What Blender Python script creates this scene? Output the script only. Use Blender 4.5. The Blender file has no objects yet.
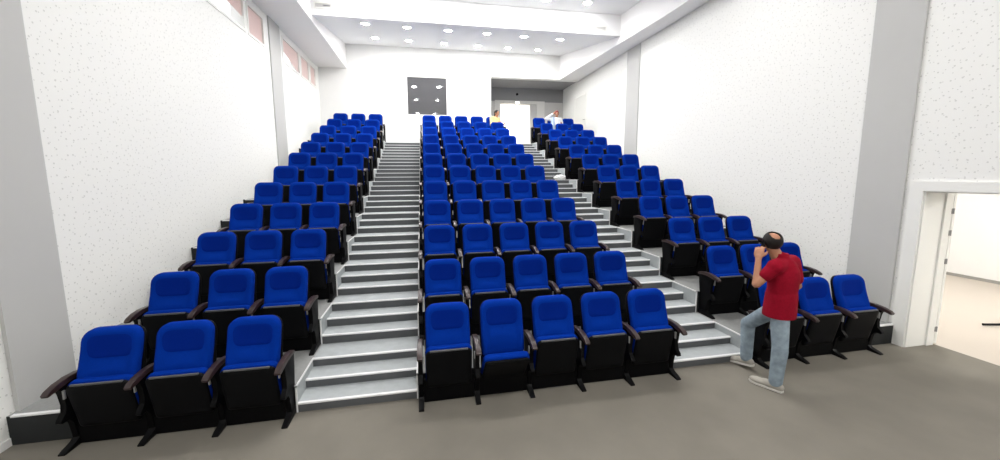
import bpy, bmesh, math, random
from mathutils import Vector, Matrix
random.seed(7)
scene = bpy.context.scene
COL = scene.collection
PI = math.pi

# ------------------------------------------------------------------ helpers
def tag(o, label=None, cat=None, group=None, kind=None):
    if label: o['label'] = label
    if cat: o['category'] = cat
    if group: o['group'] = group
    if kind: o['kind'] = kind
    return o

def link_mesh(name, bm, mats, parent=None, smooth=False, angle=None):
    me = bpy.data.meshes.new(name)
    bmesh.ops.recalc_face_normals(bm, faces=bm.faces)
    bm.to_mesh(me); bm.free()
    for m in (mats if isinstance(mats, (list, tuple)) else [mats]):
        me.materials.append(m)
    if smooth or angle:
        for p in me.polygons: p.use_smooth = True
    if angle:
        me.set_sharp_from_angle(angle=math.radians(angle))
    o = bpy.data.objects.new(name, me)
    COL.objects.link(o)
    if parent: o.parent = parent
    return o

def empty(name, loc=(0, 0, 0), rz=0.0, parent=None):
    o = bpy.data.objects.new(name, None)
    o.empty_display_size = 0.1
    COL.objects.link(o); o.location = loc; o.rotation_euler = (0, 0, rz)
    if parent: o.parent = parent
    return o

def box(bm, x0, x1, y0, y1, z0, z1, bevel=0.0, mat=0):
    vs = [bm.verts.new((x, y, z)) for x in (x0, x1) for y in (y0, y1) for z in (z0, z1)]
    idx = [(0, 1, 3, 2), (4, 6, 7, 5), (0, 4, 5, 1), (2, 3, 7, 6), (0, 2, 6, 4), (1, 5, 7, 3)]
    fs = [bm.faces.new([vs[i] for i in f]) for f in idx]
    for f in fs: f.material_index = mat
    if bevel:
        es = list({e for f in fs for e in f.edges})
        bmesh.ops.bevel(bm, geom=es, offset=bevel, segments=2, affect='EDGES', profile=0.7)
    return fs

def BM(*boxes, bevel=0.0):
    bm = bmesh.new()
    for b in boxes: box(bm, *b, bevel=bevel)
    return bm

def prism(bm, prof, axis, a, b, bevel=0.0):
    """profile of 2D points extruded along axis ('x': prof=(y,z); 'y': (x,z); 'z': (x,y))"""
    def P(p, t):
        if axis == 'x': return (t, p[0], p[1])
        if axis == 'y': return (p[0], t, p[1])
        return (p[0], p[1], t)
    A = [bm.verts.new(P(p, a)) for p in prof]; B = [bm.verts.new(P(p, b)) for p in prof]
    fs = [bm.faces.new(A), bm.faces.new(list(reversed(B)))]
    n = len(prof)
    for i in range(n):
        fs.append(bm.faces.new((A[i], B[i], B[(i+1) % n], A[(i+1) % n])))
    if bevel:
        es = list({e for f in fs[:2] for e in f.edges})
        bmesh.ops.bevel(bm, geom=es, offset=bevel, segments=2, affect='EDGES', profile=0.7)

def rrect(hw, z0, z1, rt, rb, n=5):
    """rounded rectangle outline in (x,z), constant vertex count"""
    pts = []
    def corner(cx, cz, r, a0):
        for i in range(n+1):
            a = a0 + (PI/2)*i/n
            pts.append((cx + r*math.cos(a), cz + r*math.sin(a)))
    rt = max(rt, .002); rb = max(rb, .002)
    corner(hw-rt, z1-rt, rt, 0)
    corner(-hw+rt, z1-rt, rt, PI/2)
    corner(-hw+rb, z0+rb, rb, PI)
    corner(hw-rb, z0+rb, rb, 1.5*PI)
    # subdivide the straight stretches so that the panel can curve
    out = []
    m = len(pts)
    for i, p in enumerate(pts):
        q = pts[(i+1) % m]
        out.append(p)
        if (i+1) % (n+1) == 0:
            for k in range(1, 6):
                out.append((p[0]+(q[0]-p[0])*k/6, p[1]+(q[1]-p[1])*k/6))
    return out

def pillow(bm, hw, z0, z1, rt, rb, rings, fn=None, scales=(.72, .44, .18)):
    """rings: list of (inset, y) from the back to the front; closed by caps at both ends"""
    allr = []
    cz = (z0+z1)/2
    for ins, y in rings:
        o = rrect(hw-ins, z0+ins, z1-ins, rt-ins*0.6, rb-ins*0.6)
        allr.append([bm.verts.new((x, y, z)) for x, z in o])
    for A, B in zip(allr, allr[1:]):
        n = len(A)
        for i in range(n):
            bm.faces.new((A[i], A[(i+1) % n], B[(i+1) % n], B[i]))
    for R, flip in ((allr[0], True), (allr[-1], False)):
        # inner rings so that the face can follow the curve
        prev = R
        cx = sum(v.co.x for v in R)/len(R); cy = R[0].co.y
        for s in scales:
            cur = [bm.verts.new((v.co.x*s, cy, cz+(v.co.z-cz)*s)) for v in R]
            n = len(R)
            for i in range(n):
                f = (prev[i], prev[(i+1) % n], cur[(i+1) % n], cur[i])
                bm.faces.new(f if not flip else tuple(reversed(f)))
            prev = cur
        bm.faces.new(prev if not flip else list(reversed(prev)))
    if fn:
        for v in bm.verts: v.co = fn(v.co)

def cyl(bm, c, r, h, axis='z', n=20, r2=None):
    r2 = r if r2 is None else r2
    M = Matrix.Translation(c)
    if axis == 'x': M = M @ Matrix.Rotation(PI/2, 4, 'Y')
    if axis == 'y': M = M @ Matrix.Rotation(-PI/2, 4, 'X')
    bmesh.ops.create_cone(bm, cap_ends=True, segments=n, radius1=r, radius2=r2, depth=h, matrix=M)

# ---------------------------------------------------------------- materials
def mat(name, col, rough=0.7, spec=0.3, metal=0.0, noise=None, bump=None, sheen=0.0):
    m = bpy.data.materials.new(name); m.use_nodes = True
    nt = m.node_tree; b = nt.nodes['Principled BSDF']
    b.inputs['Base Color'].default_value = (*col, 1)
    b.inputs['Roughness'].default_value = rough
    b.inputs['Specular IOR Level'].default_value = spec
    b.inputs['Metallic'].default_value = metal
    if sheen:
        b.inputs['Sheen Weight'].default_value = sheen
        b.inputs['Sheen Roughness'].default_value = 0.4
    tc = nt.nodes.new('ShaderNodeTexCoord')
    if noise:
        sc, amt = noise
        n = nt.nodes.new('ShaderNodeTexNoise'); n.inputs['Scale'].default_value = sc
        n.inputs['Detail'].default_value = 5
        nt.links.new(tc.outputs['Object'], n.inputs['Vector'])
        r = nt.nodes.new('ShaderNodeValToRGB')
        r.color_ramp.elements[0].position = .3; r.color_ramp.elements[1].position = .7
        r.color_ramp.elements[0].color = (*[c*(1-amt) for c in col], 1)
        r.color_ramp.elements[1].color = (*[min(1, c*(1+amt)) for c in col], 1)
        nt.links.new(n.outputs['Fac'], r.inputs['Fac'])
        nt.links.new(r.outputs['Color'], b.inputs['Base Color'])
    if bump:
        sc, st = bump
        n = nt.nodes.new('ShaderNodeTexNoise'); n.inputs['Scale'].default_value = sc
        nt.links.new(tc.outputs['Object'], n.inputs['Vector'])
        bp = nt.nodes.new('ShaderNodeBump'); bp.inputs['Strength'].default_value = st
        bp.inputs['Distance'].default_value = 0.01
        nt.links.new(n.outputs['Fac'], bp.inputs['Height'])
        nt.links.new(bp.outputs['Normal'], b.inputs['Normal'])
    return m

def emit(name, col, s):
    m = bpy.data.materials.new(name); m.use_nodes = True
    nt = m.node_tree; nt.nodes.clear()
    e = nt.nodes.new('ShaderNodeEmission'); e.inputs['Color'].default_value = (*col, 1); e.inputs['Strength'].default_value = s
    o = nt.nodes.new('ShaderNodeOutputMaterial'); nt.links.new(e.outputs[0], o.inputs[0])
    return m

def perforated(name, col, hole):
    """white acoustic board with scattered round holes (pattern in the wall's own y-z plane)"""
    m = mat(name, col, .75, .2)
    nt = m.node_tree; b = nt.nodes['Principled BSDF']
    tc = nt.nodes.new('ShaderNodeTexCoord')
    sep = nt.nodes.new('ShaderNodeSeparateXYZ'); cmb = nt.nodes.new('ShaderNodeCombineXYZ')
    nt.links.new(tc.outputs['Object'], sep.inputs[0])
    nt.links.new(sep.outputs['Y'], cmb.inputs['X']); nt.links.new(sep.outputs['Z'], cmb.inputs['Y'])
    masks = []
    for sc, rad, off in ((8.5, .078, 0.0), (13.0, .078, 3.7)):
        mp = nt.nodes.new('ShaderNodeMapping'); mp.inputs['Location'].default_value = (off, off*.6, 0)
        nt.links.new(cmb.outputs[0], mp.inputs['Vector'])
        v = nt.nodes.new('ShaderNodeTexVoronoi'); v.voronoi_dimensions = '2D'
        v.inputs['Scale'].default_value = sc; v.inputs['Randomness'].default_value = .85
        nt.links.new(mp.outputs[0], v.inputs['Vector'])
        lt = nt.nodes.new('ShaderNodeMath'); lt.operation = 'LESS_THAN'; lt.inputs[1].default_value = rad
        nt.links.new(v.outputs['Distance'], lt.inputs[0])
        masks.append(lt)
    mx = nt.nodes.new('ShaderNodeMath'); mx.operation = 'MAXIMUM'
    nt.links.new(masks[0].outputs[0], mx.inputs[0]); nt.links.new(masks[1].outputs[0], mx.inputs[1])
    mc = nt.nodes.new('ShaderNodeMix'); mc.data_type = 'RGBA'
    mc.inputs[6].default_value = (*col, 1); mc.inputs[7].default_value = (*hole, 1)
    nt.links.new(mx.outputs[0], mc.inputs[0])
    nt.links.new(mc.outputs[2], b.inputs['Base Color'])
    return m

M_wall = perforated('perforated_board', (.86, .86, .84), (.66, .66, .64))
M_white = mat('white_paint', (.86, .86, .85), .8, .2, noise=(3, .01))
M_ceil = mat('ceiling_paint', (.92, .92, .93), .85, .2)
M_soffit = mat('soffit_paint', (.90, .89, .89), .85, .2)
M_pillar = mat('grey_paint', (.52, .52, .51), .7, .25, noise=(1.2, .02))
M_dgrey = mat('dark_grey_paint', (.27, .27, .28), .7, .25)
M_lgrey = mat('light_grey_paint', (.60, .59, .58), .8, .2)
M_floor = mat('floor_carpet', (.188, .174, .147), .85, .15, noise=(2.2, .07), bump=(160, .15))
M_tier = mat('tier_carpet', (.27, .275, .27), .8, .2, noise=(40, .06))
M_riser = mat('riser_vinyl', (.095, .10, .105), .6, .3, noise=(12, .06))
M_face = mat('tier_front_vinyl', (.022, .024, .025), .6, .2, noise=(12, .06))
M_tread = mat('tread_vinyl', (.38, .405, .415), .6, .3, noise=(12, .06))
M_nosing = mat('nosing_aluminium', (.80, .80, .80), .35, .5)
M_frame = mat('frame_white', (.85, .85, .82), .4, .4)
M_blue = mat('blue_velvet', (.0005, .026, .260), .85, .04, noise=(260, .12), bump=(420, .12), sheen=0.0)
M_blue_shade = mat('blue_velvet_shade', (.0005, .0165, .212), .85, .04, noise=(260, .12), bump=(420, .12))  # darker copy of the blue: shade on the upper backrest as colour
M_lip_glint = mat('lip_glint_grey', (.11, .11, .115), .4, .4)  # lighter than the shell: reflection along its top edge put into the colour
M_black = mat('black_plastic', (.0015, .0015, .002), .5, .1)
M_shell = mat('seat_shell_plastic', (.0035, .0037, .0045), .55, .10)
M_metal = mat('black_steel', (.002, .002, .0025), .45, .15)
M_wood = mat('armrest_plastic_wood', (.030, .016, .015), .34, .5, noise=(30, .25))
M_chrome = mat('bracket_steel', (.30, .30, .30), .5, .4, metal=.3)
M_lamp = emit('lamp_lens', (1.0, .985, .96), 425.0)
M_lamp2 = emit('lamp_lens_bright', (1.0, .98, .94), 160.0)
M_skin = mat('skin', (.42, .20, .12), .55, .3)
M_hair = mat('hair', (.012, .009, .008), .6, .3)
M_red = mat('red_jersey', (.25, .004, .017), .85, .1, noise=(60, .1), bump=(30, .25))
M_jean = mat('jeans', (.25, .31, .36), .85, .1, noise=(14, .25), bump=(25, .3))
M_shoe = mat('shoe_suede', (.36, .34, .30), .8, .2)
M_sole = mat('shoe_sole', (.62, .60, .56), .7, .2)
M_yellow = mat('yellow_top', (.75, .60, .30), .85, .1)
M_shirt = mat('white_top', (.72, .73, .75), .85, .1)
M_lblue = mat('pale_blue_trousers', (.40, .50, .68), .85, .1)
M_eye = mat('eye', (.6, .6, .58), .3, .4)
M_side = mat('side_room_floor', (.52, .465, .405), .55, .3)

# ------------------------------------------------------------ measurements
XWL, XWR, YB, YF = -3.8, 5.84, 10.3, -9.0
P = 0.8592                       # row pitch
TT = 0.2648                      # step tread
R1, RR = 0.2634, 0.3106          # first and later rises per row
ZS, ZR, ZC = 6.0, 6.82, 6.69     # soffit, rear ceiling, main ceiling
def zrow(n): return 0.0 if n == 1 else R1 + RR*(n-2)
def yrow(n): return .0553 + (n-1)*P + (.017 if n == 1 else 0)
def ytier(n): return .047 + (n-2)*P + (-.033 if n == 2 else 0)
WPITCH = .56
BLOCKS = {'left': (-2.976, 3), 'centre': (-.0782, 5), 'right': (3.8987, 3)}
EDGE = {'L': (XWL, -1.535), 'C': (-.40, 2.485), 'R': (3.56, XWR)}
AISLES = [(-1.535, -.40), (2.485, 3.56)]
ZT12 = zrow(12)

# ---------------------------------------------------------------- the setting
def S(name, bm, m, parent=None, label=None):
    o = link_mesh(name, bm, m, parent)
    if parent is None: o['kind'] = 'structure'
    if label: o['label'] = label
    return o

S('floor', BM((XWL, XWR+.49, YF, .2, -.2, 0)), M_floor)
# left wall with the strip of high windows
WINS = [(3.50, 5.05), (5.15, 5.96), (7.03, 8.34), (8.42, 9.22), (9.30, 9.93)]
WZ0, WZ1 = 5.20, 5.86
bm = bmesh.new()
TW = .25
box(bm, XWL-TW, XWL, YF, 12.3, -.2, WZ0)
box(bm, XWL-TW, XWL, YF, 12.3, WZ1, 7.8)
ys = [YF] + [v for w in WINS for v in w] + [12.3]
for a, b in zip(ys[0::2], ys[1::2]): box(bm, XWL-TW, XWL, a, b, WZ0, WZ1)
S('wall_left', bm, M_wall)
# right wall: openings for the front door and the upper door
DY0, DY1, DZ = -1.10, -.10, 2.04
UY0, UY1, UZ = 9.66, 10.80, 5.36
RW = .49
bm = bmesh.new()
box(bm, XWR, XWR+RW, YF, DY0, -.2, 7.8)
box(bm, XWR, XWR+RW, DY0, DY1, DZ, 7.8)
box(bm, XWR, XWR+RW, DY1, UY0, -.2, 7.8)
box(bm, XWR, XWR+RW, UY0, UY1, -.2, ZT12)
box(bm, XWR, XWR+RW, UY0, UY1, UZ, 7.8)
box(bm, XWR, XWR+RW, UY1, 12.4, -.2, 7.8)
S('wall_right', bm, M_wall)
# back wall with the control room window, and the door recess on its right
CX0, CX1, CZ0, CZ1 = -.83, .61, 4.47, 5.82
RX = 2.265
bm = bmesh.new()
for b in ((XWL, CX0, YB, YB+.25, -.2, 7.8), (CX1, RX, YB, YB+.25, -.2, 7.8), (CX0, CX1, YB, YB+.25, -.2, CZ0), (CX0, CX1, YB, YB+.25, CZ1, 7.8),
          (RX, XWR, YB, YB+.25, 5.93, 7.8)): box(bm, *b)
S('wall_back', bm, M_white)
YA = 12.1
OX0, OX1, OZ = 3.00, 4.62, 5.33
bm = bmesh.new()
box(bm, RX-.2, OX0, YA, YA+.2, ZT12, 5.42); box(bm, OX1, XWR, YA, YA+.2, ZT12, 5.42); box(bm, OX0, OX1, YA, YA+.2, OZ, 5.42)
box(bm, RX-.2, RX, YB+.25, YA, ZT12, 5.42)
S('wall_recess', bm, M_lgrey)
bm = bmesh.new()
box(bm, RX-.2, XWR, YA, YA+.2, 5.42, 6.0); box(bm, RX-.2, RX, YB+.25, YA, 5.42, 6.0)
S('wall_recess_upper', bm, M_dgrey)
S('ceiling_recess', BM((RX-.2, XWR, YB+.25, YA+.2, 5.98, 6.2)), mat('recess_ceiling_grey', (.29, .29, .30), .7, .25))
S('wall_front', BM((XWL, XWR, YF-.2, YF, -.2, 7.8)), M_white)
# ceilings
YST, ZSB = 6.3, 6.13             # where the low rear ceiling starts, rising towards the back wall
S('ceiling', BM((XWL, XWR, YF, YST, ZC, ZC+.2)), M_ceil)
bm = bmesh.new(); prism(bm, [(YST, ZSB), (YB+.2, ZR+.035), (YB+.2, 7.3), (YST, 7.3)], 'x', XWL, XWR)
S('ceiling_rear', bm, M_ceil)
# soffits along both side walls (their inner edge is not quite parallel to the wall on the right)
bm = bmesh.new(); prism(bm, [(XWL, YF), (-2.86, YF), (-2.86, YB), (XWL, YB)], 'z', ZS, 7.7); S('trim_1', bm, M_soffit)
bm = bmesh.new(); prism(bm, [(XWR-.03, YF), (5.42, YF), (5.36, 4.5), (5.0, YB), (XWR-.03, YB)], 'z', ZS-.06, 7.7); S('trim_2', bm, M_soffit)
# grey pillars standing a little proud of the side walls
k = 3
for x0, x1 in ((XWL, XWL+.03), (XWR-.03, XWR)):
    for y0, y1 in ((.085, .615), (6.2, 6.85)):
        b0 = 0.0
        S('trim_%d' % k, BM((x0, x1, y0, y1, b0, ZS)), M_pillar); k += 1
# baseboards
S('baseboard_left', BM((XWL, XWL+.012, -8.9, .01, 0, .07)), M_white)
S('baseboard_right', BM((XWR-.05, XWR-.001, .03, .085, 0, .09)), mat('grey_skirting', (.25, .25, .25), .6))

# tiers: a slab under each block of seats and three steps in each aisle per row
for n in range(2, 13):
    yf = ytier(n); zt = zrow(n); zp = zrow(n-1); h = (zt-zp)/3
    yb = ytier(n+1)+.05 if n < 12 else 12.3
    bm = bmesh.new()
    for x0, x1 in EDGE.values():
        xx1 = min(x1, XWR)
        fs = box(bm, x0, xx1, yf, yb, zp-.15 if n > 2 else -.1, zt)
        for f in fs:
            if f.normal.z == 0: f.normal_update()
            if abs(f.normal.y) > .9: f.material_index = 3
            elif abs(f.normal.x) > .9: f.material_index = 2
    for x0, x1 in AISLES:
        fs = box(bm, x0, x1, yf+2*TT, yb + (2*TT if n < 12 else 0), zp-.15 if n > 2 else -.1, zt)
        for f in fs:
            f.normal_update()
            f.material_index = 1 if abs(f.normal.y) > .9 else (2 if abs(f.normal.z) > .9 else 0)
    t = S('seating_tier', bm, [M_tier, M_riser, M_tread, M_face])
    t['label'] = 'carpeted tier under the %s row of seats' % ('second third fourth fifth sixth seventh eighth ninth tenth eleventh back'.split()[n-2])
    for x0, x1 in AISLES:
        for s in (0, 1):
            bm = bmesh.new()
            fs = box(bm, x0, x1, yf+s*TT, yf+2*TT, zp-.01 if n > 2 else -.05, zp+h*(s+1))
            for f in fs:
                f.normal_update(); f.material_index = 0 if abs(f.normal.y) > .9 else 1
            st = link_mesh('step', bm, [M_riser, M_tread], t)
            link_mesh('nosing', BM((x0, x1, yf+s*TT-.006, yf+s*TT+.026, zp+h*(s+1)-.012, zp+h*(s+1)+.004), bevel=.002), M_nosing, st)
        link_mesh('nosing', BM((x0, x1, yf+2*TT-.006, yf+2*TT+.026, zt-.012, zt+.004), bevel=.002), M_nosing, t)
    # white edging of the slabs beside the aisles and along the wall gaps
    for x, sg in ((-1.535, 1), (-.40, -1), (2.485, 1), (3.56, -1)):
        a, b = (x-.009, x+.005) if sg > 0 else (x-.005, x+.009)
        link_mesh('edge_trim', BM((a, b, yf-.006, yf+.009, zp if n > 2 else .0, zt+.004), (a, b, yf-.006, yf+2*TT+.03, zt-.010, zt+.004)), M_nosing, t)
    for x0, x1 in ((XWL+.031, -3.29), (5.33, XWR-.031)):
        link_mesh('nosing', BM((x0, x1, yf-.006, yf+.026, zt-.012, zt+.004), bevel=.002), M_nosing, t)

# high windows on the left: frame, blind and pane
M_blind = bpy.data.materials.new('pink_blind'); M_blind.use_nodes = True
nt = M_blind.node_tree; nt.nodes.clear()
d = nt.nodes.new('ShaderNodeBsdfDiffuse'); d.inputs[0].default_value = (.78, .66, .64, 1)
tr = nt.nodes.new('ShaderNodeBsdfTranslucent'); tr.inputs[0].default_value = (.86, .73, .70, 1)
mx = nt.nodes.new('ShaderNodeMixShader'); mx.inputs[0].default_value = .5
om = nt.nodes.new('ShaderNodeOutputMaterial')
nt.links.new(d.outputs[0], mx.inputs[1]); nt.links.new(tr.outputs[0], mx.inputs[2]); nt.links.new(mx.outputs[0], om.inputs[0])
M_glass = bpy.data.materials.new('window_glass'); M_glass.use_nodes = True
nt = M_glass.node_tree; nt.nodes.clear()
tp = nt.nodes.new('ShaderNodeBsdfTransparent'); gl = nt.nodes.new('ShaderNodeBsdfGlossy'); gl.inputs['Roughness'].default_value = .02
fr = nt.nodes.new('ShaderNodeValue'); fr.outputs[0].default_value = .06; mx = nt.nodes.new('ShaderNodeMixShader'); om = nt.nodes.new('ShaderNodeOutputMaterial')
nt.links.new(fr.outputs[0], mx.inputs[0]); nt.links.new(tp.outputs[0], mx.inputs[1]); nt.links.new(gl.outputs[0], mx.inputs[2]); nt.links.new(mx.outputs[0], om.inputs[0])
for i, (y0, y1) in enumerate(WINS):
    w = .05
    bm = BM((XWL-.10, XWL+.015, y0, y0+w, WZ0, WZ1), (XWL-.10, XWL+.015, y1-w, y1, WZ0, WZ1),
            (XWL-.10, XWL+.015, y0+w, y1-w, WZ0, WZ0+w), (XWL-.10, XWL+.015, y0+w, y1-w, WZ1-w, WZ1))
    fr_ = S('window_%d' % (i+1), bm, M_frame)
    link_mesh('pane', BM((XWL-.016, XWL-.010, y0+w, y1-w, WZ0+w, WZ1-w)), M_glass, fr_)
    bm = bmesh.new()
    za, zb = (WZ0+w, WZ0+w)
    if i == 0: za, zb = WZ0+.42, WZ0+.30
    if i == 2: za, zb = WZ0+.34, WZ0+.06
    prism(bm, [(y0+w, za), (y1-w, zb), (y1-w, WZ1-w), (y0+w, WZ1-w)], 'x', XWL-.028, XWL-.024)
    link_mesh('blind', bm, M_blind, fr_)

# control room window: a dark pane that mirrors the ceiling lamps
M_dark = mat('dark_glass', (.085, .085, .09), .03, .5)
M_dark.node_tree.nodes['Principled BSDF'].inputs['IOR'].default_value = 1.6
wf = S('window_6', BM((CX0, CX0+.02, YB+.0, YB+.06, CZ0, CZ1), (CX1-.02, CX1, YB, YB+.06, CZ0, CZ1), (CX0+.02, CX1-.02, YB, YB+.06, CZ0, CZ0+.02), (CX0+.02, CX1-.02, YB, YB+.06, CZ1-.02, CZ1)), M_lgrey)
link_mesh('pane', BM((CX0+.02, CX1-.02, YB+.03, YB+.05, CZ0+.02, CZ1-.02)), M_dark, wf)

# front right door: casing, deep white reveal, hinges
dx = XWR
df = S('door_1', BM((dx-.025, dx+.0, DY1, DY1+.14, 0, DZ+.12), (dx-.025, dx, DY0-.14, DY0, 0, DZ+.12), (dx-.025, dx, DY0, DY1, DZ, DZ+.12),
                    (dx, dx+RW-.04, DY1-.012, DY1, 0, DZ), (dx, dx+RW-.04, DY0, DY0+.012, 0, DZ), (dx, dx+RW-.04, DY0+.012, DY1-.012, DZ-.012, DZ),
                    (dx+RW-.16, dx+RW-.04, DY1-.03, DY1-.012, 0, DZ-.012)), M_frame)
for z in (.22, 1.13, 1.5, 1.78):
    bm = bmesh.new(); cyl(bm, (dx+RW-.03, DY1-.035, z), .009, .07, n=12); box(bm, dx+RW-.055, dx+RW-.03, DY1-.036, DY1-.031, z-.033, z+.033)
    link_mesh('hinge', bm, M_chrome, df)
# its leaf stands open against the wall of the side room
link_mesh('leaf', BM((dx+RW+.01, dx+RW+.05, DY1-.01, DY1+.97, .01, DZ-.02), bevel=.004), M_frame, df)

# side room beyond the door
S('floor_side_room', BM((dx+RW, 11.3, -4.0, 5.0, -.2, 0)), M_side)
S('wall_side_room', BM((11.15, 11.35, -4.0, 5.0, 0, 3.2), (dx+RW, 11.15, 4.9, 5.0, 0, 3.2), (dx+RW, 11.15, -4.1, -4.0, 0, 3.2)), M_white)
S('ceiling_side_room', BM((dx+RW, 11.35, -4.1, 5.0, 3.2, 3.4)), M_white)
S('baseboard_side_room', BM((11.13, 11.15, -4, 4.9, 0, .06)), mat('grey_base', (.35, .34, .32), .6))

# corridor beyond the top door
S('floor_corridor', BM((1.5, 6.6, YA+.2, 16.0, ZT12-.2, ZT12)), M_side)
S('wall_corridor', BM((1.5, 6.6, 16.0, 16.2, ZT12, 6.4), (1.3, 1.5, YA+.2, 16.2, ZT12, 6.4), (6.6, 6.8, YA+.2, 16.2, ZT12, 6.4)), M_white)
S('ceiling_corridor', BM((1.3, 6.8, YA+.2, 16.2, 6.3, 6.5)), M_white)
d2 = S('door_2', BM((OX0-.24, OX0, YA-.04, YA, ZT12, OZ+.12), (OX1, OX1+.36, YA-.04, YA, ZT12, OZ+.12), (OX0, OX1, YA-.04, YA, OZ, OZ+.12)), mat('door_frame_grey', (.74, .73, .71), .6))
link_mesh('leaf', BM((4.33, 4.62, YA+.0, YA+.05, ZT12+.01, OZ-.01), bevel=.004), M_lgrey, d2)
# upper side door, closed
d3 = S('door_3', BM((XWR-.02, XWR+.02, UY0-.0, UY0+.07, ZT12, UZ), (XWR-.02, XWR+.02, UY1-.07, UY1, ZT12, UZ), (XWR-.02, XWR+.02, UY0+.07, UY1-.07, UZ-.07, UZ)), M_frame)
lf = link_mesh('leaf', BM((XWR+.0, XWR+.045, UY0+.07, UY1-.07, ZT12+.01, UZ-.07), bevel=.003), M_frame, d3)
bm = bmesh.new(); cyl(bm, (XWR-.04, UY0+.16, ZT12+1.0), .011, .10, 'y', 10); box(bm, XWR-.045, XWR, UY0+.10, UY0+.12, ZT12+.99, ZT12+1.01)
link_mesh('handle', bm, M_chrome, lf)

# ------------------------------------------------------------------ the seats
def tilt_fn(y_top, ztop, tan, conc=0.0, lum=0.0, dish=0.0):
    def fn(c):
        t = (ztop - c.z)
        y = c.y + y_top - min(t, .62)*tan - conc*(c.x/.23)**2
        y -= lum*math.exp(-((t-.36)/.13)**2)
        if t < .26: d_ = max(0.0, (t-.045)/.215)
        else: d_ = max(0.0, 1-(t-.26)/.065); d_ = d_*d_*(3-2*d_)
        y += dish*d_*math.exp(-(c.x/.172)**6)
        return Vector((c.x, y, c.z))
    return fn

proto_parts = {}
def part(name, bm, m, angle=None, smooth=True):
    return link_mesh(name, bm, m, None, smooth=smooth, angle=angle)

ZTOP = .9675
def mk_backrest():
    bm = bmesh.new()
    pillow(bm, .221, .43, ZTOP, .092, .04,
           [(.012, .035), (0, .020), (0, -.012), (.006, -.030), (.020, -.043), (.045, -.050), (.075, -.046)],
           tilt_fn(0, ZTOP, .215, .018, .022, .035), (.90, .81, .72, .63, .54, .45, .36, .27, .18, .09))
    return part('backrest', bm, M_blue)
def mk_shade_panel():
    bm = bmesh.new()  # thin pad whose darker colour paints the shade of the upper backrest
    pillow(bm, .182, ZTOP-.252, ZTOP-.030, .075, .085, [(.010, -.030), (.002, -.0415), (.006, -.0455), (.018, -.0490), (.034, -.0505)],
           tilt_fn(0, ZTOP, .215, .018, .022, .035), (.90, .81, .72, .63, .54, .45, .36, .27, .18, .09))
    return part('shade_panel', bm, M_blue_shade)
def mk_lip_glint():
    bm = bmesh.new()  # bar on the shell's top edge, its grey paints the reflection there
    box(bm, -.185, .185, -.088, -.070, SZ1-.034, SZ1-.016, bevel=.006)
    for v in bm.verts: v.co = seat_fn()(v.co)
    return part('lip_glint', bm, M_lip_glint)
def mk_base():
    return part('base_panel', BM((-.251, .251, -.150, -.135, .008, .25)), M_black, angle=40)
def mk_backshell():
    bm = bmesh.new()
    pillow(bm, .230, .05, ZTOP-.006, .095, .03, [(.02, .062), (.006, .055), (0, .040), (.004, .030)],
           tilt_fn(0, ZTOP, .215, .022, .0))
    return part('back_shell', bm, M_black)
SY, SZ0, SZ1 = -.085, .175, .605
def seat_fn(extra=0.0):
    def fn(c):
        t = c.z - SZ0
        v = Vector((c.x, c.y + SY - t*.20 + .0*abs(c.x), c.z))
        if extra:
            p = Vector((0, SY, SZ0+.10)); v = Matrix.Rotation(extra, 3, 'X') @ (v-p) + p
        return v
    return fn
def mk_cushion(extra=0.0):
    bm = bmesh.new()
    pillow(bm, .232, SZ0+.03, SZ1, .06, .03,
           [(.06, .022), (.025, .018), (.004, .004), (0, -.025), (.004, -.055), (.03, -.062)], seat_fn(extra))
    return part('seat_cushion', bm, M_blue)
def mk_seatshell(extra=0.0):
    bm = bmesh.new()
    pillow(bm, .226, SZ0-.015, SZ1-.022, .045, .03,
           [(.02, -.050), (.004, -.058), (0, -.070), (.006, -.084), (.02, -.090), (.05, -.093)], seat_fn(extra))
    return part('seat_shell', bm, M_shell)
def arm_bm(x):
    bm = bmesh.new()
    up = [(.02, .600), (-.06, .618), (-.16, .620), (-.25, .609), (-.32, .584), (-.345, .562)]
    lo = [(-.338, .543), (-.315, .546), (-.25, .568), (-.16, .578), (-.06, .580), (.02, .570)]
    prism(bm, up+lo, 'x', x-.026, x+.026, bevel=.008)
    return bm
def support_bm(x):
    bm = bmesh.new()
    prof = [(.01, .585), (-.06, .59), (-.20, .585), (-.245, .56), (-.225, .50), (-.205, .40), (-.215, .34),
            (-.262, .30), (-.272, .275), (-.255, .262), (-.20, .270), (-.165, .22), (-.15, .06), (-.02, .06), (-.03, .30), (0, .45)]
    prism(bm, prof, 'x', x-.021, x+.021, bevel=.005)
    return bm
def foot_bm(x):
    bm = bmesh.new()
    prof = [(-.285, 0), (-.285, .012), (-.25, .028), (-.17, .045), (-.15, .07), (-.02, .07), (-.025, .03), (-.02, 0)]
    prism(bm, prof, 'x', x-.026, x+.026, bevel=.004)
    return bm
def hinge_bm(x, s):
    bm = bmesh.new()
    box(bm, x+s*.030-.006, x+s*.030+.006, -.235, -.215, .46, .535, bevel=.003)
    return bm

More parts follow.
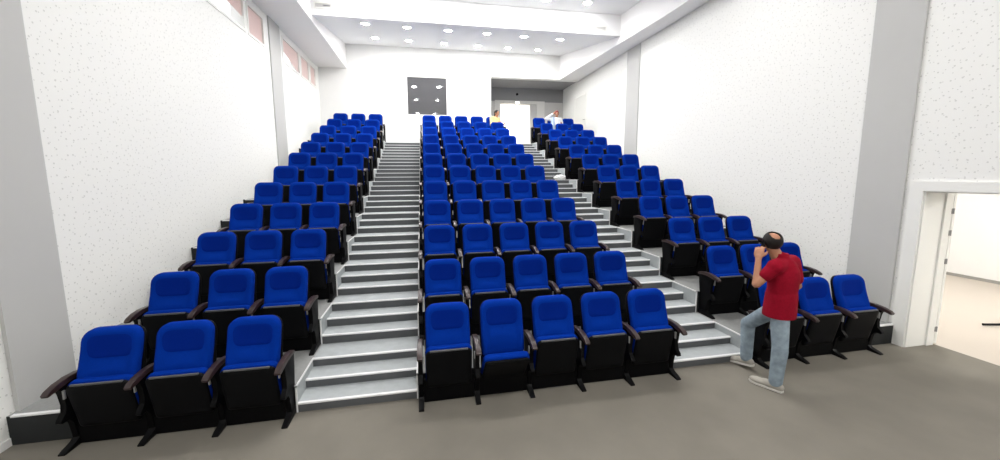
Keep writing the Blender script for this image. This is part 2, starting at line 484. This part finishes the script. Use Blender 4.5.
src = {}
src['cushion_down'] = mk_cushion(math.radians(80)); src['shell_down'] = mk_seatshell(math.radians(80))
src['shade_panel'] = mk_shade_panel(); src['lip_reflection'] = mk_lip_glint(); src['base'] = mk_base()
src['backrest'] = mk_backrest(); src['back_shell'] = mk_backshell()
src['cushion'] = mk_cushion(); src['shell'] = mk_seatshell()
src['cushion_low'] = mk_cushion(math.radians(27)); src['shell_low'] = mk_seatshell(math.radians(27))
for side, x in (('r', .28), ('l', -.28)):
    src['arm'+side] = part('armrest', arm_bm(x), M_wood, angle=40)
    src['sup'+side] = part('support', support_bm(x), M_black, angle=40)
    src['foot'+side] = part('foot', foot_bm(x), M_metal, angle=40)
    src['hin'+side] = part('bracket', hinge_bm(x, -1 if side == 'r' else 1), M_chrome, angle=40)
used = set()
def take(key, parent):
    o = src[key]
    if key in used:
        o = o.copy(); COL.objects.link(o)
    used.add(key)
    o.parent = parent
    return o

ROWN = ['front', 'second', 'third', 'fourth', 'fifth', 'sixth', 'seventh', 'eighth', 'ninth', 'tenth', 'eleventh', 'back']
POS = {'left': ['nearest the wall', 'in the middle of three', 'beside the left aisle'],
       'centre': ['beside the left aisle', 'second from the left aisle', 'in the middle of five', 'second from the right aisle', 'beside the right aisle'],
       'right': ['beside the right aisle', 'in the middle of three', 'nearest the wall']}
for blk, (x0, cnt) in BLOCKS.items():
    for n in range(1, 13):
        for j in range(cnt):
            t = empty('auditorium_seat', (x0+j*WPITCH, yrow(n), zrow(n)))
            down = (blk, n, j) in (('centre', 12, 4), ('right', 12, 1))
            low = (blk == 'centre' and n == 1 and j == 1)
            lab = 'blue tip-up seat, %s row of the %s block, %s' % (ROWN[n-1], blk, POS[blk][j])
            if low: lab = 'blue tip-up seat half lowered, front row of the centre block, second from the left aisle'
            tag(t, lab, 'seat', 'seats in the %s row of the %s block' % (ROWN[n-1], blk))
            take('shade_panel', take('backrest', t)); take('back_shell', t); take('base', t)
            take('cushion_low' if low else 'cushion_down' if down else 'cushion', t)
            take('shell_low' if low else 'shell_down' if down else 'shell', t)
            if not (low or down): take('lip_reflection', t)
            for s in (('r', 'l') if j == 0 else ('r',)):
                take('arm'+s, t); sp = take('sup'+s, t); take('foot'+s, sp); take('hin'+s, sp)

# ------------------------------------------------------------------ lamps, vents
def ring(bm, r0, r1, z0, z1, n=24):
    A = [[bm.verts.new((r*math.cos(2*PI*i/n), r*math.sin(2*PI*i/n), z)) for i in range(n)] for r, z in ((r0, z0), (r1, z0), (r1, z1), (r0, z1))]
    for a, b in zip(A, A[1:]+A[:1]):
        for i in range(n): bm.faces.new((a[i], a[(i+1) % n], b[(i+1) % n], b[i]))
bm = bmesh.new(); ring(bm, .095, .125, -.012, .0); l_ring = link_mesh('trim_ring', bm, M_frame)
bm = bmesh.new(); bmesh.ops.create_uvsphere(bm, u_segments=24, v_segments=12, radius=.095, matrix=Matrix.Diagonal((1, 1, .20, 1)))
bmesh.ops.bisect_plane(bm, geom=bm.verts[:]+bm.edges[:]+bm.faces[:], plane_co=(0, 0, -.001), plane_no=(0, 0, 1), clear_outer=True)
bmesh.ops.holes_fill(bm, edges=[e for e in bm.edges if e.is_boundary])
l_lens = link_mesh('lens', bm, M_lamp)
first = True
def downlight(x, y, z, label, group, tilt=0.0):
    global first
    t = empty('ceiling_downlight', (x, y, z)); tag(t, label, 'ceiling light', group); t.rotation_euler = (tilt, 0, 0)
    a, b = l_ring, l_lens
    if not first:
        a, b = a.copy(), b.copy(); COL.objects.link(a); COL.objects.link(b)
    first = False
    a.parent = t; b.parent = t
NTH = ['leftmost', 'second from the left', 'third from the left', 'third from the right', 'second from the right', 'rightmost']
SLOPE = (ZR-ZSB)/(YB-YST)
def zsl(y): return ZSB+(y-YST)*SLOPE
for i, (x, y) in enumerate([(-1.70, 6.90), (-.637, 7.0), (.47, 7.06), (1.58, 7.12), (2.69, 7.19), (3.83, 7.27)]):
    downlight(x, y, zsl(y), 'round downlight, %s in the front line of the rear ceiling' % NTH[i], 'downlights in the rear ceiling', math.atan(SLOPE))
for i, (x, y) in enumerate([(-1.69, 8.86), (-.66, 8.98), (.466, 9.02), (1.62, 9.15), (2.68, 9.21), (3.77, 9.26)]):
    downlight(x, y, zsl(y), 'round downlight, %s in the line nearest the back wall' % NTH[i], 'downlights in the rear ceiling', math.atan(SLOPE))
for y, w in ((5.78, 'just before the ceiling step'), (1.93, 'above the middle rows'), (-2.75, 'above the open floor'), (-7.2, 'at the far front end')):
    for i, x in enumerate([-1.85, -.66, .56, 1.78, 2.90, 4.0]):
        downlight(x, y, ZC, 'round downlight in the high ceiling %s, %s' % (w, NTH[i]), 'downlights in the high ceiling')

def vent(x0, x1, z0, z1, label):
    y = YST
    t = empty('air_vent', ((x0+x1)/2, y, z0)); tag(t, label, 'vent', 'air vents on the ceiling step')
    hw = (x1-x0)/2; hh = z1-z0
    fr_ = link_mesh('frame', BM((-hw, hw, -.02, 0, 0, .03), (-hw, hw, -.02, 0, hh-.03, hh), (-hw, -hw+.03, -.02, 0, .03, hh-.03), (hw-.03, hw, -.02, 0, .03, hh-.03)), M_frame, t)
    link_mesh('backing', BM((-hw+.03, hw-.03, -.006, 0, .03, hh-.03)), M_lgrey, t)
    bm = bmesh.new()
    for i in range(4):
        z = .045+(hh-.09)*i/3
        prism(bm, [(-.018, z-.012), (-.016, z-.014), (-.006, z+.008), (-.008, z+.010)], 'x', -hw+.03, hw-.03)
    link_mesh('louvre', bm, M_lgrey, t)
    return t
v = vent(-2.78, -2.31, 6.28, 6.43, 'white louvred air vent high on the left by the soffit')
bm = bmesh.new(); box(bm, -.02, .14, -.022, -.018, .055, .085); link_mesh('slot', bm, M_dgrey, v)
vent(4.42, 4.82, 6.23, 6.37, 'small white louvred air vent high on the right by the soffit')

bm = bmesh.new(); cyl(bm, (3.74, YA-.02, 5.72), .05, .04, 'y', 16); cyl(bm, (3.74, YA-.05, 5.715), .03, .03, 'y', 14, .02)
tag(link_mesh('smoke_detector', bm, M_black), 'small dark round sensor on the grey wall above the top doorway', 'sensor')
t = empty('bulkhead_lamp', (3.74, YA-.04, 5.36)); tag(t, 'small bright lamp on the door frame at the top of the room', 'lamp')
link_mesh('base', BM((-.09, .09, -.03, 0, -.05, .05), bevel=.01), M_frame, t)
link_mesh('lens', BM((-.07, .07, -.045, -.03, -.035, .035), bevel=.006), emit('exit_lens', (1, .98, .94), 12), t)

# unseen lamps added to brighten the neighbouring rooms behind the doorways
def added_lamp(name, x, y, z, label, cat, sx, sy):
    t = empty(name, (x, y, z)); tag(t, label, cat, 'unseen lamps added in the neighbouring rooms')
    link_mesh('added_lamp_housing', BM((-sx-.02, sx+.02, -sy-.02, sy+.02, -.05, 0), bevel=.005), M_frame, t)
    link_mesh('added_lamp_diffuser', BM((-sx, sx, -sy, sy, -.07, -.05)), M_added_lamp, t)
M_added_lamp = emit('added_lamp_glow', (1, .98, .94), 34)
for y in (-2.2, 1.6):
    added_lamp('added_light', 8.6, y, 3.195, 'unseen square lamp added to brighten the side room, %s' % ('nearer end' if y < 0 else 'farther end'), 'ceiling light', .5, .5)
added_lamp('added_light', 3.9, 14.0, 6.295, 'unseen square lamp added to brighten the corridor behind the top door', 'ceiling light', .75, .75)

# dark metal stand on the side room floor
t = empty('metal_stand', (8.15, .05, 0)); tag(t, 'dark metal stand with splayed legs on the pale side room floor', 'stand')
for a in (160, 280, 40):
    bm = bmesh.new(); c = Vector((math.cos(math.radians(a)), math.sin(math.radians(a)), 0))
    bmesh.ops.create_cone(bm, cap_ends=True, segments=8, radius1=.018, radius2=.018, depth=.36,
                          matrix=Matrix.Translation(c*.18+Vector((0, 0, .035))) @ Vector((c.x, c.y, -.06)).to_track_quat('Z', 'Y').to_matrix().to_4x4())
    link_mesh('leg', bm, M_metal, t)
bm = bmesh.new(); cyl(bm, (0, 0, .45), .018, .8, n=10); link_mesh('pole', bm, M_metal, t)
bm = bmesh.new(); cyl(bm, (0, 0, .86), .08, .02, n=16); link_mesh('plate', bm, M_metal, t)

#PEOPLE_START
# -------------------------------------------------------------------- people
def capsule(bm, a, b, ra, rb, n=14, flat=None):
    """closed tapered limb with round ends; flat=(direction, factor) squashes it along a direction"""
    a, b = Vector(a), Vector(b)
    ax = (b-a); L = ax.length
    q = (ax if L > 1e-6 else Vector((0, 0, 1))).to_track_quat('Z', 'Y').to_matrix()
    rings = []
    for i in range(1, 5):
        t = PI/2*(1-i/4.0); rings.append((-ra*math.sin(t), ra*math.cos(t)))
    for i in range(1, 4): rings.append((L*i/4, ra+(rb-ra)*i/4))
    for i in range(0, 4):
        t = PI/2*i/4.0; rings.append((L+rb*math.sin(t), rb*math.cos(t)))
    new = []
    R = []
    for z, r in rings:
        row = [bm.verts.new(a + q @ Vector((r*math.cos(2*PI*i/n), r*math.sin(2*PI*i/n), z))) for i in range(n)]
        R.append(row); new += row
    p0 = bm.verts.new(a + q @ Vector((0, 0, -ra))); p1 = bm.verts.new(a + q @ Vector((0, 0, L+rb))); new += [p0, p1]
    for A, B in zip(R, R[1:]):
        for i in range(n): bm.faces.new((A[i], A[(i+1) % n], B[(i+1) % n], B[i]))
    for i in range(n):
        bm.faces.new((p0, R[0][(i+1) % n], R[0][i])); bm.faces.new((p1, R[-1][i], R[-1][(i+1) % n]))
    if flat:
        d = Vector(flat[0]).normalized(); c = (a+b)/2
        for v in new:
            k = (v.co-c).dot(d); v.co -= d*k*(1-flat[1])

def ellipsoid(bm, c, axes, rad):
    """axes: three unit vectors, rad: radii"""
    M = Matrix((Vector(axes[0])*rad[0], Vector(axes[1])*rad[1], Vector(axes[2])*rad[2])).transposed().to_4x4()
    M.translation = Vector(c)
    bmesh.ops.create_uvsphere(bm, u_segments=20, v_segments=12, radius=1, matrix=M)

def fuse(name, bm, m, parent, voxel=.010, smooth=6, cuts=(), origin=None):
    """one continuous skin over overlapping volumes"""
    bmesh.ops.recalc_face_normals(bm, faces=bm.faces)
    me = bpy.data.meshes.new(name); bm.to_mesh(me); bm.free()
    o = bpy.data.objects.new(name, me); COL.objects.link(o)
    r = o.modifiers.new('r', 'REMESH'); r.mode = 'VOXEL'; r.voxel_size = voxel
    s = o.modifiers.new('s', 'SMOOTH'); s.factor = .5; s.iterations = smooth
    dg = bpy.context.evaluated_depsgraph_get()
    me2 = bpy.data.meshes.new_from_object(o.evaluated_get(dg))
    COL.objects.unlink(o); bpy.data.objects.remove(o); bpy.data.meshes.remove(me)
    bm2 = bmesh.new(); bm2.from_mesh(me2)
    for co_, no_ in cuts:
        g = bmesh.ops.bisect_plane(bm2, geom=bm2.verts[:]+bm2.edges[:]+bm2.faces[:], plane_co=co_, plane_no=no_, clear_outer=True)
        bmesh.ops.holes_fill(bm2, edges=[e for e in bm2.edges if e.is_boundary])
    bm2.to_mesh(me2); bm2.free()
    me2.name = name; me2.materials.clear(); me2.materials.append(m)
    for p in me2.polygons: p.use_smooth = True
    ob = bpy.data.objects.new(name, me2); COL.objects.link(ob)
    if parent:
        ob.parent = parent
        me2.transform(Matrix.Translation(-Vector(parent.location)))
    return ob

def hand(bm, wrist, d, palm_n, thumb_dir, curl=.5, s=1.0):
    """palm and five bent fingers. d: along the hand, palm_n: out of the palm, thumb_dir: side of the thumb"""
    d = Vector(d).normalized(); pn = Vector(palm_n).normalized(); th = Vector(thumb_dir).normalized()
    w = Vector(wrist)
    capsule(bm, w, w+d*.03*s, .026*s, .030*s, flat=(pn, .8))
    ellipsoid(bm, w+d*.055*s, (d, th, pn), (.052*s, .042*s, .017*s))
    for i, (o_, ln) in enumerate(((.030, .070), (.010, .080), (-.011, .074), (-.030, .058))):
        p0 = w + d*.088*s + th*o_*s
        a1 = curl*.6+i*.05; a2 = curl*1.5+i*.06
        p1 = p0 + (d*math.cos(a1)+pn*math.sin(a1))*ln*.48*s + th*o_*.12*s
        p2 = p1 + (d*math.cos(a2)+pn*math.sin(a2))*ln*.52*s
        capsule(bm, p0-d*.02*s, p1, .0095*s, .0088*s, n=10); capsule(bm, p1, p2, .0088*s, .0075*s, n=10)
    t0 = w + d*.025*s + th*.028*s
    t1 = t0 + (d*.7+th*.6+pn*.25).normalized()*.040*s
    t2 = t1 + (d*.9+th*.15+pn*.35).normalized()*.030*s
    capsule(bm, t0-th*.01*s, t1, .014*s, .0105*s, n=10); capsule(bm, t1, t2, .0105*s, .0085*s, n=10)

def head_parts(bm, c, F, U, s=1.0):
    """skull, jaw, nose, ears, brow; c: middle of the head, F: facing, U: up"""
    F = Vector(F).normalized(); U = (Vector(U) - F*Vector(U).dot(F)).normalized(); Lf = U.cross(F)
    c = Vector(c)
    ellipsoid(bm, c+U*.025*s-F*.008*s, (F, Lf, U), (.098*s, .077*s, .090*s))
    ellipsoid(bm, c-U*.050*s+F*.022*s, (F, Lf, U), (.066*s, .056*s, .062*s))
    ellipsoid(bm, c-U*.095*s+F*.058*s, (F, Lf, U), (.022*s, .026*s, .018*s))
    ellipsoid(bm, c+U*.020*s+F*.078*s, (F, Lf, U), (.018*s, .050*s, .012*s))
    capsule(bm, c+U*.005*s+F*.086*s, c-U*.032*s+F*.104*s, .009*s, .014*s, n=10)
    ellipsoid(bm, c-U*.040*s+F*.100*s, (F, Lf, U), (.012*s, .020*s, .009*s))
    ellipsoid(bm, c-U*.062*s+F*.082*s, (F, Lf, U), (.012*s, .026*s, .007*s))
    ellipsoid(bm, c-U*.074*s+F*.080*s, (F, Lf, U), (.012*s, .022*s, .008*s))
    for sg in (1, -1):
        ellipsoid(bm, c+Lf*sg*.080*s-F*.004*s-U*.010*s, ((F*.9+Lf*sg*.3).normalized(), Lf, U), (.018*s, .009*s, .032*s))
    return F, U, Lf

# ---- the man on the phone: joints placed in the hall, metres
CAMP = Vector((-.25991, -3.51594, 2.27121))
MF = Vector((3.37, -.55, 0))                    # where he stands
VR = Vector((.636, -.772, 0)); VF = Vector((.772, .636, 0))   # across and away
def J(u, d, z): return MF + VR*u + VF*d + Vector((0, 0, z))
man = empty('person', MF)
tag(man, 'man in red polo shirt and pale jeans, phone to his ear, stepping towards the seats', 'person')
hipL, hipR = J(-.045, -.062, .84), J(-.080, .065, .84)
kneeL, ankL = J(-.017, -.09, .46), J(-.030, -.07, .095)
kneeR, ankR = J(-.325, .30, .535), J(-.315, .28, .13)
pel = J(-.060, 0, .90); waist = J(-.045, 0, 1.02); chest = J(-.040, 0, 1.22); neck = J(-.080, .01, 1.415)
shL, shR = J(-.110, -.155, 1.335), J(.010, .155, 1.345)
elL = J(-.250, -.215, 1.145); wrL = J(-.255, -.125, 1.385)
elR = J(.075, .235, 1.08); wrR = J(-.04, .27, .96)
headc = J(-.158, .0, 1.55)
HF = (VR*-.42 + VF*.90 + Vector((0, 0, -.08))).normalized()   # where he looks
TF = (VR*-.92 + VF*.39).normalized()
TL = Vector((0, 0, 1)).cross(TF)
bm = bmesh.new()
hF, hU, hL = head_parts(bm, headc, HF, (0, 0, 1), .91)
capsule(bm, neck-Vector((0, 0, .06)), headc-Vector((0, 0, .05))-hF*.01, .058, .054)
capsule(bm, pel, chest, .115, .125, flat=(TF, .75)); capsule(bm, shL, shR, .065, .065)
capsule(bm, shL, elL, .050, .041); capsule(bm, elL, wrL, .039, .027)
capsule(bm, shR, elR, .050, .041); capsule(bm, elR, wrR, .042, .027)
pc = headc + hL*.086 - hU*.045 + hF*.002          # middle of the phone
hd = (pc + hL*.030 - hF*.01 + hU*.0 - wrL).normalized()
hd = (hd + hU*.5).normalized(); pn_ = -hL*.65+hF*.75; pn_ = (pn_ - hd*pn_.dot(hd)).normalized()
hand(bm, wrL, hd, pn_, pn_.cross(hd), .85, 1.12)
hand(bm, wrR, (wrR-elR), -TF, Vector((0, 0, 1)), .5)
for h, k_, a_, toe in ((hipL, kneeL, ankL, (VR*-.95+VF*.3)), (hipR, kneeR, ankR, (VR*-.8+VF*.45+Vector((0, 0, -.22))))):
    capsule(bm, h, k_, .080, .058); capsule(bm, k_, a_, .056, .040)
    toe = toe.normalized()
    capsule(bm, a_-Vector((0, 0, .03)), a_-Vector((0, 0, .045))+toe*.09, .034, .027)
body = fuse('body', bm, M_skin, man, voxel=.0062, smooth=5)
# eyes, brows
bm = bmesh.new()
for sg in (1, -1): ellipsoid(bm, headc+hF*.083+hL*sg*.032+hU*.004-MF, (hF, hL, hU), (.008, .013, .008))
link_mesh('eyes', bm, M_eye, man, smooth=True)
# hair: a dark ring round a bald crown
bm = bmesh.new()
ellipsoid(bm, headc+hU*.026-hF*.012, (hF, hL, hU), (.094, .076, .087))
bmesh.ops.subdivide_edges(bm, edges=bm.edges[:], cuts=2, use_grid_fill=True)
crown = headc+hU*.105-hF*.040
dele = []
for v in bm.verts:
    r = v.co-headc; fx, ux, lx = r.dot(hF), r.dot(hU), r.dot(hL)
    in_crown = ((fx+.046)/.056)**2 + (lx/.043)**2 < 1 and ux > .04
    face = fx > .050 and ux < .085
    low = ux < -.066 or (ux < -.012 and fx > .0) or (fx > .03 and ux < .03)
    ear = abs(lx) > .055 and -.05 < ux < .010 and -.03 < fx < .03
    if in_crown or face or low or ear: dele.append(v)
bmesh.ops.delete(bm, geom=dele, context='VERTS')
for v in bm.verts: v.co -= MF
g = bmesh.ops.solidify(bm, geom=bm.faces[:], thickness=-.010)
link_mesh('hair', bm, M_hair, man, smooth=True)
# polo shirt
bm = bmesh.new()
capsule(bm, J(-.052, 0, .80), J(-.045, 0, 1.02), .165, .155, flat=(TF, .86), n=24)
capsule(bm, J(-.045, 0, 1.02), J(-.040, 0, 1.22), .150, .165, flat=(TF, .80), n=24)
capsule(bm, J(-.042, 0, 1.20), J(-.050, .0, 1.28), .165, .140, flat=(TF, .82), n=24)
capsule(bm, shL, shR, .078, .078, n=18); capsule(bm, (shL+shR)/2, neck-Vector((0, 0, .01)), .085, .064)
sl = shL+(elL-shL)*.50
capsule(bm, shL, sl, .070, .062, n=18)
sr = shR+(elR-shR)*.70
capsule(bm, shR, sr, .078, .069, n=18)
shirt = fuse('polo_shirt', bm, M_red, man, voxel=.009, smooth=8, cuts=[(J(0, 0, .795), (0, 0, -1))])
bm = bmesh.new()
n0 = neck+Vector((0, 0, .005))
capsule(bm, n0-Vector((0, 0, .012)), n0+Vector((0, 0, .018)), .071, .066, n=22)
fuse('collar', bm, M_red, man, voxel=.007, smooth=3, cuts=[(n0+Vector((0, 0, .03)), (0, 0, 1))])
# jeans
bm = bmesh.new()
capsule(bm, pel-Vector((0, 0, .02)), J(-.06, 0, .86), .125, .125, flat=(TF, .82), n=22)
for h, k_, a_ in ((hipL, kneeL, ankL), (hipR, kneeR, ankR)):
    capsule(bm, h, k_, .086, .070, n=18); capsule(bm, k_, a_+(k_-a_).normalized()*.0, .072, .060, n=18)
    for t_, rr in ((.75, .066), (.9, .064)):
        p = k_+(a_-k_)*t_; ellipsoid(bm, p, ((1, 0, 0), (0, 1, 0), (0, 0, 1)), (rr, rr, .022))
fuse('jeans', bm, M_jean, man, voxel=.009, smooth=4)
# shoes
for a_, toe in ((ankL, (VR*-.97+VF*.22)), (ankR, (VR*-.80+VF*.42+Vector((0, 0, -.20))))):
    toe = toe.normalized(); sd = toe.cross(Vector((0, 0, 1))).normalized(); un = sd.cross(toe).normalized()
    base = a_ - un*.09
    bm = bmesh.new()
    ellipsoid(bm, base+toe*.145+un*.036, (toe, sd, un), (.090, .047, .036))
    ellipsoid(bm, base+toe*.05+un*.045, (toe, sd, un), (.090, .043, .045))
    ellipsoid(bm, base-toe*.03+un*.045, (toe, sd, un), (.050, .040, .045))
    capsule(bm, base+un*.05, base+un*.095, .046, .048)
    sh = fuse('shoe', bm, M_shoe, man, voxel=.008, smooth=3, cuts=[(base+un*.016, -un)])
    bm = bmesh.new()
    prof = [(-.078, 0), (-.06, -.036), (0, -.042), (.09, -.044), (.16, -.048), (.21, -.036), (.236, 0), (.21, .036), (.16, .048), (.09, .044), (0, .042), (-.06, .036)]
    A = [bm.verts.new(base+toe*p[0]+sd*p[1]+un*.001-MF) for p in prof]; B = [bm.verts.new(base+toe*p[0]+sd*p[1]+un*.020-MF) for p in prof]
    bm.faces.new(A); bm.faces.new(B[::-1])
    for i in range(len(A)): bm.faces.new((A[i], B[i], B[(i+1) % len(A)], A[(i+1) % len(A)]))
    so = link_mesh('sole', bm, M_sole, sh)
# phone at the ear (held: a thing of its own)
ph = empty('phone', pc); tag(ph, 'dark mobile phone held to the ear of the man in red', 'phone')
Rm = Matrix((hL, (hF*.55-hU*.83).normalized(), hL.cross((hF*.55-hU*.83).normalized()))).transposed().to_4x4()
bm = BM((-.004, .004, -.066, .066, -.032, .032), bevel=.003)
bmesh.ops.transform(bm, matrix=Rm, verts=bm.verts[:]); link_mesh('case', bm, M_black, ph)
bm = BM((-.0052, -.004, -.060, .060, -.029, .029))
bmesh.ops.transform(bm, matrix=Rm, verts=bm.verts[:]); link_mesh('screen', bm, mat('phone_screen', (.02, .02, .025), .1, .5), ph)

# ---- two people sitting in the back row
def sitter(loc, yaw_, label, m_top, m_leg, lean=(0, 0), hair_m=M_hair, long_hair=False, arm_up=False, knee_up=False, slouch=0.0):
    B = Vector(loc); F = Vector((math.cos(yaw_), math.sin(yaw_), 0)); Lf = Vector((0, 0, 1)).cross(F)
    def Q(f_, l_, z): return B + F*f_ + Lf*l_ + Vector((0, 0, z))
    p = empty('person', B); tag(p, label, 'person')
    ln = Vector((lean[0], lean[1], 0))
    s = slouch
    pelv = Q(.02+s*.3, 0, .53-s*.3); chest_ = Q(-.03, 0, .86-s*.4)+ln*.6; nk = Q(-.02, 0, 1.0-s*.5)+ln*.9; hc = Q(.01, 0, 1.13-s*.5)+ln
    bm = bmesh.new()
    hF_, hU_, hL_ = head_parts(bm, hc, F + Vector((0, 0, -.1)), (0, 0, 1), .95)
    capsule(bm, nk-Vector((0, 0, .05)), hc-Vector((0, 0, .05)), .055, .05); capsule(bm, pelv, chest_, .11, .12, flat=(F, .75))
    arms = []
    for sg in (1, -1):
        sh = chest_+Lf*sg*.17+Vector((0, 0, .07))
        if arm_up and sg == arm_up: el = sh+Lf*sg*.20+F*.05+Vector((0, 0, .02)); wr = hc+Lf*sg*.12+Vector((0, 0, .02))
        else: el = sh+Lf*sg*.06+F*.06-Vector((0, 0, .26)); wr = el+F*.20-Lf*sg*.06+Vector((0, 0, .05))
        capsule(bm, sh, el, .045, .038); capsule(bm, el, wr, .038, .025)
        hand(bm, wr, wr-el, Lf*-sg, Vector((0, 0, 1))*.8+F*.2, .5)
        arms.append((sh, el, wr))
    legs = []
    for sg in (1, -1):
        hp = pelv+Lf*sg*.09; kn = hp+F*(.27 if knee_up and sg == knee_up else .33)+Lf*sg*.04+Vector((0, 0, (.36 if knee_up and sg == knee_up else .03))); an = Vector((kn.x, kn.y, B.z+.09)) + F*.03
        if knee_up and sg == knee_up: an = kn + F*.08 - Vector((0, 0, .40))
        capsule(bm, hp, kn, .075, .055); capsule(bm, kn, an, .052, .038); capsule(bm, an-Vector((0, 0, .03)), an-Vector((0, 0, .045))+F*.13, .038, .032)
        legs.append((hp, kn, an))
    fuse('body', bm, M_skin, p, voxel=.010, smooth=4)
    bm = bmesh.new()
    capsule(bm, pelv, chest_, .145, .150, flat=(F, .8)); capsule(bm, arms[0][0], arms[1][0], .070, .070); capsule(bm, chest_, nk-Vector((0, 0, .02)), .09, .06)
    for sh, el, wr in arms: capsule(bm, sh, el, .066, .055); capsule(bm, el, wr+(el-wr)*.15, .053, .042)
    fuse('top', bm, m_top, p, voxel=.012, smooth=5)
    bm = bmesh.new()
    for hp, kn, an in legs: capsule(bm, hp, kn, .092, .068); capsule(bm, kn, an, .068, .055)
    fuse('trousers', bm, m_leg, p, voxel=.012, smooth=4)
    bm = bmesh.new()
    ellipsoid(bm, hc+hU_*.028-hF_*.014, (hF_, hL_, hU_), (.098, .080, .092))
    if long_hair: capsule(bm, hc-hF_*.05, hc-hF_*.075-hU_*.24, .062, .04)
    fuse('hair', bm, hair_m, p, voxel=.010, smooth=3, cuts=[(hc+hF_*.055+hU_*.03, (hF_*.85-hU_*.5))] if not long_hair else [(hc+hF_*.05+hU_*.03, (hF_*.9-hU_*.35))])
    for hp, kn, an in legs:
        bm = bmesh.new(); ellipsoid(bm, an+F*.06-Vector((0, 0, .045)), (F, Lf, (0, 0, 1)), (.135, .046, .043)); capsule(bm, an-Vector((0, 0, .04)), an, .045, .046)
        fuse('shoe', bm, M_shoe, p, voxel=.010, smooth=2)
    return p
Y12 = yrow(12); Z12 = zrow(12)
sitter((2.18, Y12-.20, Z12), math.radians(-55), 'dark-haired person in a yellow top sitting in the back row of the centre block', M_yellow, M_hair, lean=(.10, 0), long_hair=True, slouch=.14)
sitter((4.46, Y12-.20, Z12), math.radians(-100), 'person in white top and pale blue trousers lounging in the right block back row', M_shirt, M_lblue, lean=(.08, .05), hair_m=mat('dark_red_scarf', (.16, .03, .035), .8), arm_up=-1, knee_up=-1, slouch=.06)

# crumpled white bag lying by the right aisle
bm = bmesh.new()
bmesh.ops.create_icosphere(bm, subdivisions=4, radius=1)
rnd = random.Random(3)
for v in bm.verts:
    n = v.co.normalized()
    k_ = 1 + .16*math.sin(9*n.x+2*n.y)*math.cos(7*n.z+3*n.x) + .08*math.sin(17*n.y+5*n.z)
    v.co = Vector((n.x*k_*.16, n.y*k_*.10, max(-.055, n.z*k_*.075)))
bz = zrow(8)
o = link_mesh('plastic_bag', bm, mat('bag_white', (.75, .75, .74), .5, .4), None, smooth=True)
o.location = (3.36, ytier(8)+2*TT+.16, bz+.057)
tag(o, 'crumpled white bag lying on the right aisle steps beside the dark seats', 'bag')
#PEOPLE_END

# ------------------------------------------------------------------ world, camera, view
w = bpy.data.worlds.new('world'); scene.world = w; w.use_nodes = True
bg = w.node_tree.nodes['Background']; bg.inputs[0].default_value = (.95, .97, 1, 1); bg.inputs[1].default_value = 1.6

cam = bpy.data.cameras.new('camera'); co = bpy.data.objects.new('camera', cam); COL.objects.link(co)
yaw, pitch, roll = 0.18399665, -0.11838742, -0.00597324
f = Vector((math.sin(yaw)*math.cos(pitch), math.cos(yaw)*math.cos(pitch), math.sin(pitch)))
ri = Vector((math.cos(yaw), -math.sin(yaw), 0)); up = ri.cross(f)
c_, s_ = math.cos(roll), math.sin(roll)
r2 = c_*ri + s_*up; u2 = -s_*ri + c_*up
mw = Matrix((r2, u2, -f)).transposed().to_4x4(); mw.translation = Vector((-.25991, -3.51594, 2.27121))
co.matrix_world = mw
cam.sensor_width = 36; cam.lens = 359.569/1000*36
cam.shift_x = .0071; cam.shift_y = -.01243
cam.clip_start = .05; cam.clip_end = 200
scene.camera = co
vs = scene.view_settings
vs.view_transform = 'Standard'; vs.look = 'None'; vs.gamma = 1; vs.exposure = 0.0; vs.use_curve_mapping = False
